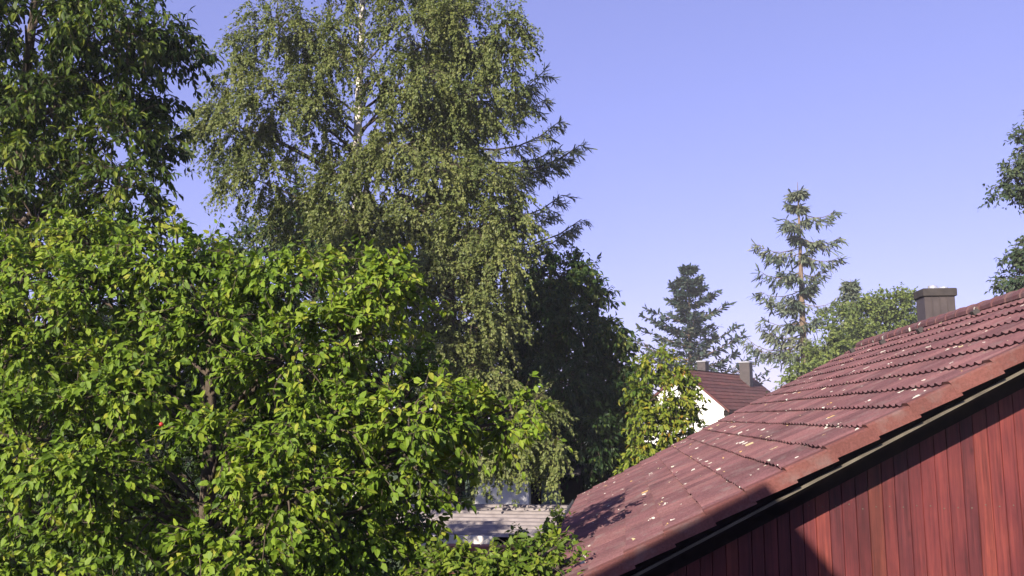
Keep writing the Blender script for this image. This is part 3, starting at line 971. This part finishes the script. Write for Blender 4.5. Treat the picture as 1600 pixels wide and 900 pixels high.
# pear tree, nearest
b = at(330, 900, 8.2)
b[2] = 0
t_ = at(330, 430, 8.0)
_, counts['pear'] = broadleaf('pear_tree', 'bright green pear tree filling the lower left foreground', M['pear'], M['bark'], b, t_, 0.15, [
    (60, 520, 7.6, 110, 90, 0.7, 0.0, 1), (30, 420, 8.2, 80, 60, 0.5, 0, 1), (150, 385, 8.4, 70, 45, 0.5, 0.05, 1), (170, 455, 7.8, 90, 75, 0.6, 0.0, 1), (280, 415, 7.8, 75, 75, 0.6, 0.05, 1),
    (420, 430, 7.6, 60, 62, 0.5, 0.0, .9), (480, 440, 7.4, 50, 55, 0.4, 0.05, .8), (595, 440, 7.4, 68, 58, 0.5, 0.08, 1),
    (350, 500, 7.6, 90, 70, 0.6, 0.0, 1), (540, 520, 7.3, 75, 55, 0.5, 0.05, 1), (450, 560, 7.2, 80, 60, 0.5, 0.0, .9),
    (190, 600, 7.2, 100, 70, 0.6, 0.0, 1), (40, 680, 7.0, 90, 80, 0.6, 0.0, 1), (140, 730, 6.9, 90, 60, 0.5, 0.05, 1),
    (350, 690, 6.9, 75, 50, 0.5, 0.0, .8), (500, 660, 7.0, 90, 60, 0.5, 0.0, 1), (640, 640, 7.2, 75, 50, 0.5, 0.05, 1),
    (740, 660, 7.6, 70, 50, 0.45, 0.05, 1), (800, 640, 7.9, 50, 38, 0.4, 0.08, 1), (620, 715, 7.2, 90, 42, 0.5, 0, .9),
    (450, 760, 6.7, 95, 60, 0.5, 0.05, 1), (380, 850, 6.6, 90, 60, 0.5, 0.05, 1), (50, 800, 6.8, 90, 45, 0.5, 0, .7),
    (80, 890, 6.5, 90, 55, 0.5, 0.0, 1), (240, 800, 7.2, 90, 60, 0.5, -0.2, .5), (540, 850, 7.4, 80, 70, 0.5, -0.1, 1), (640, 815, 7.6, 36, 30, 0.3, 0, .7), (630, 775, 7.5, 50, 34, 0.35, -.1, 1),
    (100, 620, 8.9, 130, 140, 0.6, -0.3, 1), (300, 560, 9.0, 130, 130, 0.6, -0.35, 1), (480, 620, 8.9, 130, 130, 0.6, -0.35, 1), (620, 620, 8.7, 100, 110, 0.6, -0.3, .9), (120, 800, 8.6, 150, 110, 0.6, -0.3, .9), (330, 780, 8.7, 150, 110, 0.6, -0.35, .9), (520, 790, 8.6, 110, 90, 0.6, -0.3, .9), ],  # back layer tinted dark to stand for shade inside the crown
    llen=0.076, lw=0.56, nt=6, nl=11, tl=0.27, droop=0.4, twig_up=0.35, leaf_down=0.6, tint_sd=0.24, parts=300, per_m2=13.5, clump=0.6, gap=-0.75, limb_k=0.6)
# walnut on the left
b = at(-40, 900, 11.4)
b[2] = 0
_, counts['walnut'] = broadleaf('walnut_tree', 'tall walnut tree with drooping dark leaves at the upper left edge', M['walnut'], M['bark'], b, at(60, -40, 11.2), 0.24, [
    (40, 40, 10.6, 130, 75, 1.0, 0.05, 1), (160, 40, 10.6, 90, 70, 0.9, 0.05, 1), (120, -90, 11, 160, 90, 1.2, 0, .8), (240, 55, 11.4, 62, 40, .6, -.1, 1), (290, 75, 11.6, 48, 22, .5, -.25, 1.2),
    (60, 160, 10.6, 95, 50, .8, 0.05, 1), (170, 140, 11.0, 75, 40, .7, -.05, 1), (250, 150, 11.5, 42, 22, .5, -.25, 1.2), (200, 205, 10.6, 75, 42, .6, .08, 1.1), (255, 235, 11.2, 22, 45, .4, -.25, 1.2),  # right-hand lobes tinted darker, shade put into the leaf colour
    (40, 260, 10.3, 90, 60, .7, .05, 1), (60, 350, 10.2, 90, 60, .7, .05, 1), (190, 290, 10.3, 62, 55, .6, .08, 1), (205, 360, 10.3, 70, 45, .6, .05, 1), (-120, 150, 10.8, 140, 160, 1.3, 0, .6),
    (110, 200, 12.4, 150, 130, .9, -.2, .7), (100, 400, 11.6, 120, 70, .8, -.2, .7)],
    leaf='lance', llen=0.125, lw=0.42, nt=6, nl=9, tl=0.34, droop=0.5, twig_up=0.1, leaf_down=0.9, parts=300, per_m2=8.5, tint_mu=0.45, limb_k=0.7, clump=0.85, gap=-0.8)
# birch
b = at(560, 900, 19.5)
b[2] = 0
_, counts['birch'] = broadleaf('birch_tree', 'tall weeping birch with white trunk and fine drooping leaves', M['birch'], M['birch_bark'], b, at(568, -170, 19.5), 0.20, [
    (430, 40, 19.2, 75, 70, 1.2, 0, .7), (370, 110, 19, 60, 60, 1, 0, .7), (345, 190, 19, 48, 50, 1, .05, .8), (365, 270, 19, 26, 40, .6, .05, .7), (430, 160, 18.6, 70, 60, 1, .05, .9), (420, 270, 18.8, 60, 45, 1, 0, .9),
    (500, 70, 19.8, 60, 70, 1, 0, .7), (480, 130, 19, 50, 50, 1, 0, .8), (540, -80, 19.5, 140, 80, 1.6, 0, .6), (650, -60, 19.5, 120, 70, 1.4, 0, .6),
    (640, 40, 18.8, 70, 55, 1, 0, 1), (730, 40, 19.0, 72, 50, 1, 0, 1), (770, 90, 19.2, 50, 55, .9, 0, .9), (650, 120, 18.4, 70, 50, 1, .05, 1), (740, 150, 19, 65, 55, 1, -.05, 1), (700, 200, 19.2, 70, 50, 1, -.05, 1),
    (610, 230, 18.2, 60, 45, .9, .08, 1), (680, 260, 18.2, 75, 45, 1, .08, 1), (530, 290, 18.6, 55, 40, .9, 0, .9), (760, 280, 18.4, 65, 45, 1, .05, 1), (640, 320, 18.2, 80, 45, 1, .05, 1), (740, 350, 18, 75, 45, 1, .05, 1), (810, 330, 18.2, 45, 45, .8, .0, .9),
    (690, 420, 17.8, 75, 50, .9, .05, 1), (780, 410, 17.8, 55, 50, .8, .08, 1), (740, 490, 17.6, 65, 55, .8, .1, 1), (690, 560, 17.4, 65, 55, .8, .1, 1), (760, 570, 17.5, 45, 60, .7, .05, .9), (640, 500, 18, 55, 60, .8, 0, .8),
    (540, 0, 18.6, 40, 40, .8, 0, .5), (550, 250, 18.2, 40, 26, .7, .05, .9), (520, 60, 18.4, 40, 45, .8, 0, .7), (505, 165, 18.4, 36, 40, .8, 0, .7), (590, 190, 18.2, 38, 34, .7, .05, .8), (570, 290, 18.0, 50, 36, .8, .05, 1), (500, 215, 19.6, 55, 40, .8, -.05, .7), (790, 50, 19.2, 38, 50, .8, 0, 1), (800, 120, 19.2, 28, 45, .7, 0, 1), (590, 120, 18.6, 40, 45, .8, 0, .8), (380, 200, 18.8, 60, 60, 1, .05, .9), (470, 330, 19.5, 60, 40, 1, -.1, .9),
    (595, 345, 18, 50, 40, .7, .05, 1.2), (550, 400, 18, 45, 50, .7, -.05, 1.2), (600, 420, 18, 50, 50, .7, 0, 1), (550, 340, 17.9, 35, 40, .6, 0, 1.1),
    (870, 690, 16.5, 30, 38, .6, .08, .9), (820, 700, 16.5, 40, 38, .6, .08, .9), (760, 705, 16.5, 40, 34, .6, .0, .8), (830, 640, 17, 40, 40, .5, .1, .8)],
    leaf='small', llen=0.076, lw=0.7, nt=8, nl=28, tl=0.55, droop=0.45, twig_up=-0.2, leaf_down=0.7, weep=0.34, wood_r=0.009, per_m2=4.3, gap=-0.7, clump=1.1, facing=0.4, limb_bark=M['bark'], limb_k=0.6)
# spruce behind the birch with long limbs reaching right
_, counts['spruceA'] = conifer('spruce_tree', 'dark spruce behind the birch with long upcurved boughs reaching right', M['needle'], M['bark'], (715, 900), (690, -90), 24, 0.26,
    lambda f: 0.2 + 1.7 * (1 - f) ** 0.6, n_wh=18, per=6, tw=0.60, bl=0.24, bw=0.03, nside=30, nblade=20, hang=0.55, tipup=0.22, droop=0.16,
    specials=((885, 138, 0), (860, 152, 0), (878, 165, 0), (900, 208, 0), (890, 222, 0), (938, 238, 0), (920, 248, 0), (900, 268, 0), (905, 318, 0), (928, 352, 0), (915, 364, 0), (880, 335, 0)))
# dark horse chestnut
b = at(880, 900, 23)
b[2] = 0
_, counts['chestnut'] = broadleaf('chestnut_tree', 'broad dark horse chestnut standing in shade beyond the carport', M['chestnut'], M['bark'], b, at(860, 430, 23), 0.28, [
    (860, 425, 23, 60, 45, 1, 0, 1), (905, 440, 23, 35, 40, .8, 0.1, 1), (830, 490, 22.5, 70, 55, 1.1, -.1, 1), (895, 510, 22.5, 55, 50, 1, -.05, 1), (950, 520, 23, 42, 28, .8, .2, 1), (965, 555, 23, 32, 28, .7, .1, 1), (985, 600, 23, 26, 34, .7, .1, 1), (935, 470, 23.4, 22, 24, .6, .1, 1),  # paler tint on the right-hand blobs stands for sunlit edges
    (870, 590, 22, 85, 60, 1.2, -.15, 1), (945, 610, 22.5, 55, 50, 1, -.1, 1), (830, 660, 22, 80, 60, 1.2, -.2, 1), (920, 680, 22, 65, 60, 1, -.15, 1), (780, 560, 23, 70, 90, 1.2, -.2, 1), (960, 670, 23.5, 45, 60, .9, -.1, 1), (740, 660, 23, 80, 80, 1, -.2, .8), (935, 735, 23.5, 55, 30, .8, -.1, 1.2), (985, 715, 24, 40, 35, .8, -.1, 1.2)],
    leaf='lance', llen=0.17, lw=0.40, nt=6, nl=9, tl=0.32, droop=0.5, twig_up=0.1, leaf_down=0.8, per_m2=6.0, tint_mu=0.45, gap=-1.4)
# turning chestnut before the white house
b = at(1035, 760, 21.5)
b[2] = 0
_, counts['yellow'] = broadleaf('young_chestnut_tree', 'small chestnut with yellow green turning leaves before the white house', M['yellow'], M['bark'], b, at(1038, 580, 21.5), 0.11, [
    (1000, 640, 21.5, 28, 30, .6, 0, 1), (1072, 602, 21.6, 22, 18, .4, .1, 1), (1088, 622, 21.6, 20, 22, .4, .1, .8), (1085, 668, 21.5, 22, 26, .4, .1, .9), (1030, 565, 21.5, 32, 20, .6, 0, 1), (1050, 590, 21.5, 30, 22, .6, .05, .9), (1010, 605, 21.5, 26, 24, .6, -.1, .9), (1045, 625, 21.2, 42, 21.5, .7, .1, 1), (1075, 640, 21.5, 24, 30, .5, .1, .8), (1015, 655, 21.3, 34, 21.5, .7, .05, 1), (1055, 670, 21.2, 38, 26, .7, .12, 1), (1000, 690, 21.5, 32, 24, .6, .1, .9), (1040, 710, 21.5, 45, 25, .7, 0, .9), (990, 730, 21.5, 35, 30, .6, -.1, .8)],
    leaf='lance', llen=0.14, lw=0.5, nt=5, nl=8, tl=0.30, droop=0.5, twig_up=0.1, leaf_down=0.7, per_m2=6.5, tint_mu=0.42, gap=-0.5, clump=0.9)
# fir behind the white house
_, counts['fir'] = conifer('fir_tree', 'blue green fir rising behind the white house chimneys', M['fir'], M['bark_warm'], (1082, 700), (1075, 414), 75, 0.30,
    lambda f: 0.12 + 9.0 * (1 - f) ** 1.0, n_wh=12, per=7, tw=0.75, bl=0.5, bw=0.15, nside=20, nblade=5, hang=0.1, tipup=0.18, droop=0.06, up_angle=0.30, irregular=0.22, zmin=0.25)
# sparse spruce
_, counts['spruceB'] = conifer('sparse_spruce_tree', 'tall thin spruce with gappy grey green boughs against the sky', M['needle'], M['bark_warm'], (1262, 700), (1246, 284), 60, 0.34,
    lambda f: 0.2 + 1.9 * min(1, (1 - f) * 2.2) ** 0.8 * (0.45 + 0.55 * abs(math.sin(f * 23 + .6))), n_wh=13, per=3, tw=0.9, bl=0.55, bw=0.10, nside=20, nblade=6, hang=0.75, tipup=0.28, droop=0.20, irregular=0.42, zmin=0.28,
    specials=((1182, 385, .80), (1180, 425, .72), (1308, 328, .87), (1314, 368, .82), (1312, 395, .76), (1196, 470, .64), (1190, 500, .60), (1166, 535, .53), (1172, 540, .50), (1192, 520, .55)))
# broadleaf trees behind the ridge
b = at(1385, 700, 52)
b[2] = 0
_, counts['far1'] = broadleaf('broadleaf_tree', 'rounded green tree behind the roof beside the clad chimney', M['far'], M['bark'], b, at(1375, 500, 52), 0.25, [
    (1395, 476, 52, 32, 24, 1.2, 0, 1), (1365, 490, 52, 36, 30, 1.3, .05, 1), (1415, 490, 52, 20, 26, 1, 0, 1), (1405, 510, 52, 30, 30, 1.2, -.05, 1), (1340, 525, 51, 30, 26, 1.2, .1, 1), (1375, 540, 51, 40, 26, 1.3, .05, 1), (1428, 515, 53, 18, 25, 1, 0, .7), (1345, 490, 52, 20, 20, .9, 0, .9)],
    leaf='small', llen=0.20, lw=0.7, nt=6, nl=9, tl=0.7, droop=0.3, twig_up=0.3, per_m2=2.4, leaf_down=0.4, gap=-1.3)
b = at(1285, 740, 48)
b[2] = 0
_, counts['far2'] = broadleaf('hazel_bush', 'yellow green bushy tree at the foot of the tall thin spruce', M['far'], M['bark'], b, at(1290, 550, 48), 0.2, [
    (1300, 545, 48, 34, 26, 1.2, .15, 1), (1325, 550, 48, 26, 24, 1, .1, 1), (1270, 580, 48, 34, 24, 1.2, .1, 1), (1240, 592, 48, 24, 20, .9, .1, .8), (1300, 580, 48, 40, 24, 1.2, .1, 1), (1300, 505, 49, 22, 26, .9, 0, .7)],
    leaf='small', llen=0.20, lw=0.7, nt=6, nl=9, tl=0.65, droop=0.3, twig_up=0.3, per_m2=2.4, leaf_down=0.4, gap=-1.3)
_, counts['tip'] = conifer('slim_spruce_tree', 'slim spruce tip poking up among the green trees behind roof', M['needle'], M['bark_warm'], (1330, 700), (1329, 436), 58, 0.16,
    lambda f: 0.15 + 3.2 * (1 - f), n_wh=22, per=5, tw=0.6, bl=0.45, bw=0.09, nside=10, nblade=4, hang=0.6, zmin=0.3)
# tree at the right edge
b = at(1720, 700, 30)
b[2] = 0
_, counts['edge'] = broadleaf('maple_tree', 'dark leafy tree cut off by the right edge above roof', M['edge'], M['bark'], b, at(1700, 150, 30), 0.25, [
    (1620, 215, 30, 32, 34, .8, 0, 1), (1575, 272, 30, 24, 20, .6, .1, 1), (1602, 295, 30, 40, 26, .8, 0, 1), (1575, 305, 30, 22, 16, .6, -.05, 1), (1612, 385, 30, 38, 24, .8, 0, 1), (1590, 425, 30, 34, 26, .8, -.1, 1), (1572, 448, 30, 18, 14, .5, 0, 1), (1625, 440, 30, 45, 35, 1, -.1, 1), (1680, 300, 30, 60, 170, 1.6, -.1, .7)],
    leaf='lance', llen=0.16, lw=0.5, nt=6, nl=9, tl=0.35, droop=0.4, leaf_down=0.5, per_m2=5)
# shrubs by the eave
b = at(800, 900, 7.0)
b[2] = 0
_, counts['bush'] = broadleaf('garden_shrub', 'bright leafy shrub growing up to the eave of the red house', M['bush'], M['bark'], b, at(800, 890, 7.0), 0.07, [
    (760, 882, 6.9, 60, 32, .45, 0, 1), (830, 875, 6.9, 50, 35, .4, .05, 1), (690, 885, 6.9, 50, 30, .45, -.05, 1), (872, 888, 7.3, 26, 32, .25, .05, 1), (852, 858, 7.6, 22, 16, .2, 0, .9), (780, 930, 6.8, 120, 40, .5, 0, 1)],
    cat='shrub', leaf='pear', llen=0.06, lw=0.58, nt=6, nl=10, tl=0.2, droop=0.3, twig_up=0.4, leaf_down=0.4, per_m2=14)
b = at(870, 850, 12.5)
b[2] = 0
_, counts['bush2'] = broadleaf('climbing_shrub', 'small soft shrub at the roof corner before the corrugated carport', M['bush'], M['bark'], b, at(860, 830, 12.5), 0.05, [
    (855, 832, 12.4, 26, 12, .3, -.1, 1), (825, 846, 12.4, 26, 10, .3, -.1, 1), (872, 820, 12.6, 12, 10, .15, 0, .8)],
    cat='shrub', leaf='pear', llen=0.07, lw=0.6, nt=5, nl=9, tl=0.22, per_m2=12, droop=.4)
# unseen dark hedge, added so gaps below the pear tree stay dark
b = at(300, 880, 12.2)
b[2] = 0
_, counts['hedge'] = broadleaf('gap_fill_hedge', 'dark hedge added to fill the shaded gaps low behind the pear tree', M['chestnut'], M['bark'], b, at(300, 860, 12.2), 0.08,
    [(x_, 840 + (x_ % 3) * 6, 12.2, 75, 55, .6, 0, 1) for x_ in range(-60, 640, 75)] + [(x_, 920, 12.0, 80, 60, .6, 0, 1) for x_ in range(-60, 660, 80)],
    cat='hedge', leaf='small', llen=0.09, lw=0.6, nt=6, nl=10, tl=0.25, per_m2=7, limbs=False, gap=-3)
# dark backdrop trees far left, closing the garden
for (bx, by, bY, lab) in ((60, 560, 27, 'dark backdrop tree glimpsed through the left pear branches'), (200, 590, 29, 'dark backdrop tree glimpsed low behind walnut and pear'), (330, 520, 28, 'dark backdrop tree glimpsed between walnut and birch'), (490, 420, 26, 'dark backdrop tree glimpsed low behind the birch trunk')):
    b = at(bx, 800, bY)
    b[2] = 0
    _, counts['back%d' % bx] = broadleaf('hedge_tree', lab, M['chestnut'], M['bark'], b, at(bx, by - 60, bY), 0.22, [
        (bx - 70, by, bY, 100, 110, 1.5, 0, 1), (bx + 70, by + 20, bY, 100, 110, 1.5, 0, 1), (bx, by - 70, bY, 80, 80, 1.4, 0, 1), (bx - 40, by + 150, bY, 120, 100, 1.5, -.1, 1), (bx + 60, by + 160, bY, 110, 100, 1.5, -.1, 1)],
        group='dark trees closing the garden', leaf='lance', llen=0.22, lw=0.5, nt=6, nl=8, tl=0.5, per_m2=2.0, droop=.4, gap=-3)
# thin morning haze over the whole place
hz = MB().box(-1700, 1700, -1700, 1700, -1.2, 24.0)
hm = bpy.data.materials.new('haze')
hm.use_nodes = True
hm.node_tree.nodes.clear()
ho = hm.node_tree.nodes.new('ShaderNodeOutputMaterial')
hv = hm.node_tree.nodes.new('ShaderNodeVolumePrincipled')
hv.inputs['Color'].default_value = (0.93, 0.94, 1.0, 1)
hv.inputs['Density'].default_value = 0.0009
hv.inputs['Anisotropy'].default_value = 0.0
hm.node_tree.links.new(hv.outputs[0], ho.inputs['Volume'])
link('haze', hz.mesh('haze', hm), kind='stuff')
# fruit in the pear tree
ap = MB()
u = np.linspace(0, math.pi, 7)
rr = np.sin(u) * 0.019 * (1 + 0.08 * np.cos(u))
V, Fs = tubes(np.array([[(0, 0, -math.cos(q) * 0.018) for q in u]]), np.array([np.maximum(rr, 0.003)]), 10)
ap.add(V, Fs)
V, Fs = tubes(np.array([[(0, 0, 0.016), (0.004, 0, 0.03), (0.012, 0, 0.06)]]), np.array([[0.003, 0.002, 0.002]]), 5)
fruit = thing('red_fruit', 'single small red fruit hanging among the pear leaves at left', 'fruit', at(252, 663, 6.75))
link('flesh', ap.mesh('flesh', M['apple'], smooth=True), fruit)
link('stem', MB().add(V, Fs).mesh('stem', M['bark']), fruit)
print('LEAVES', counts, sum(counts.values()))
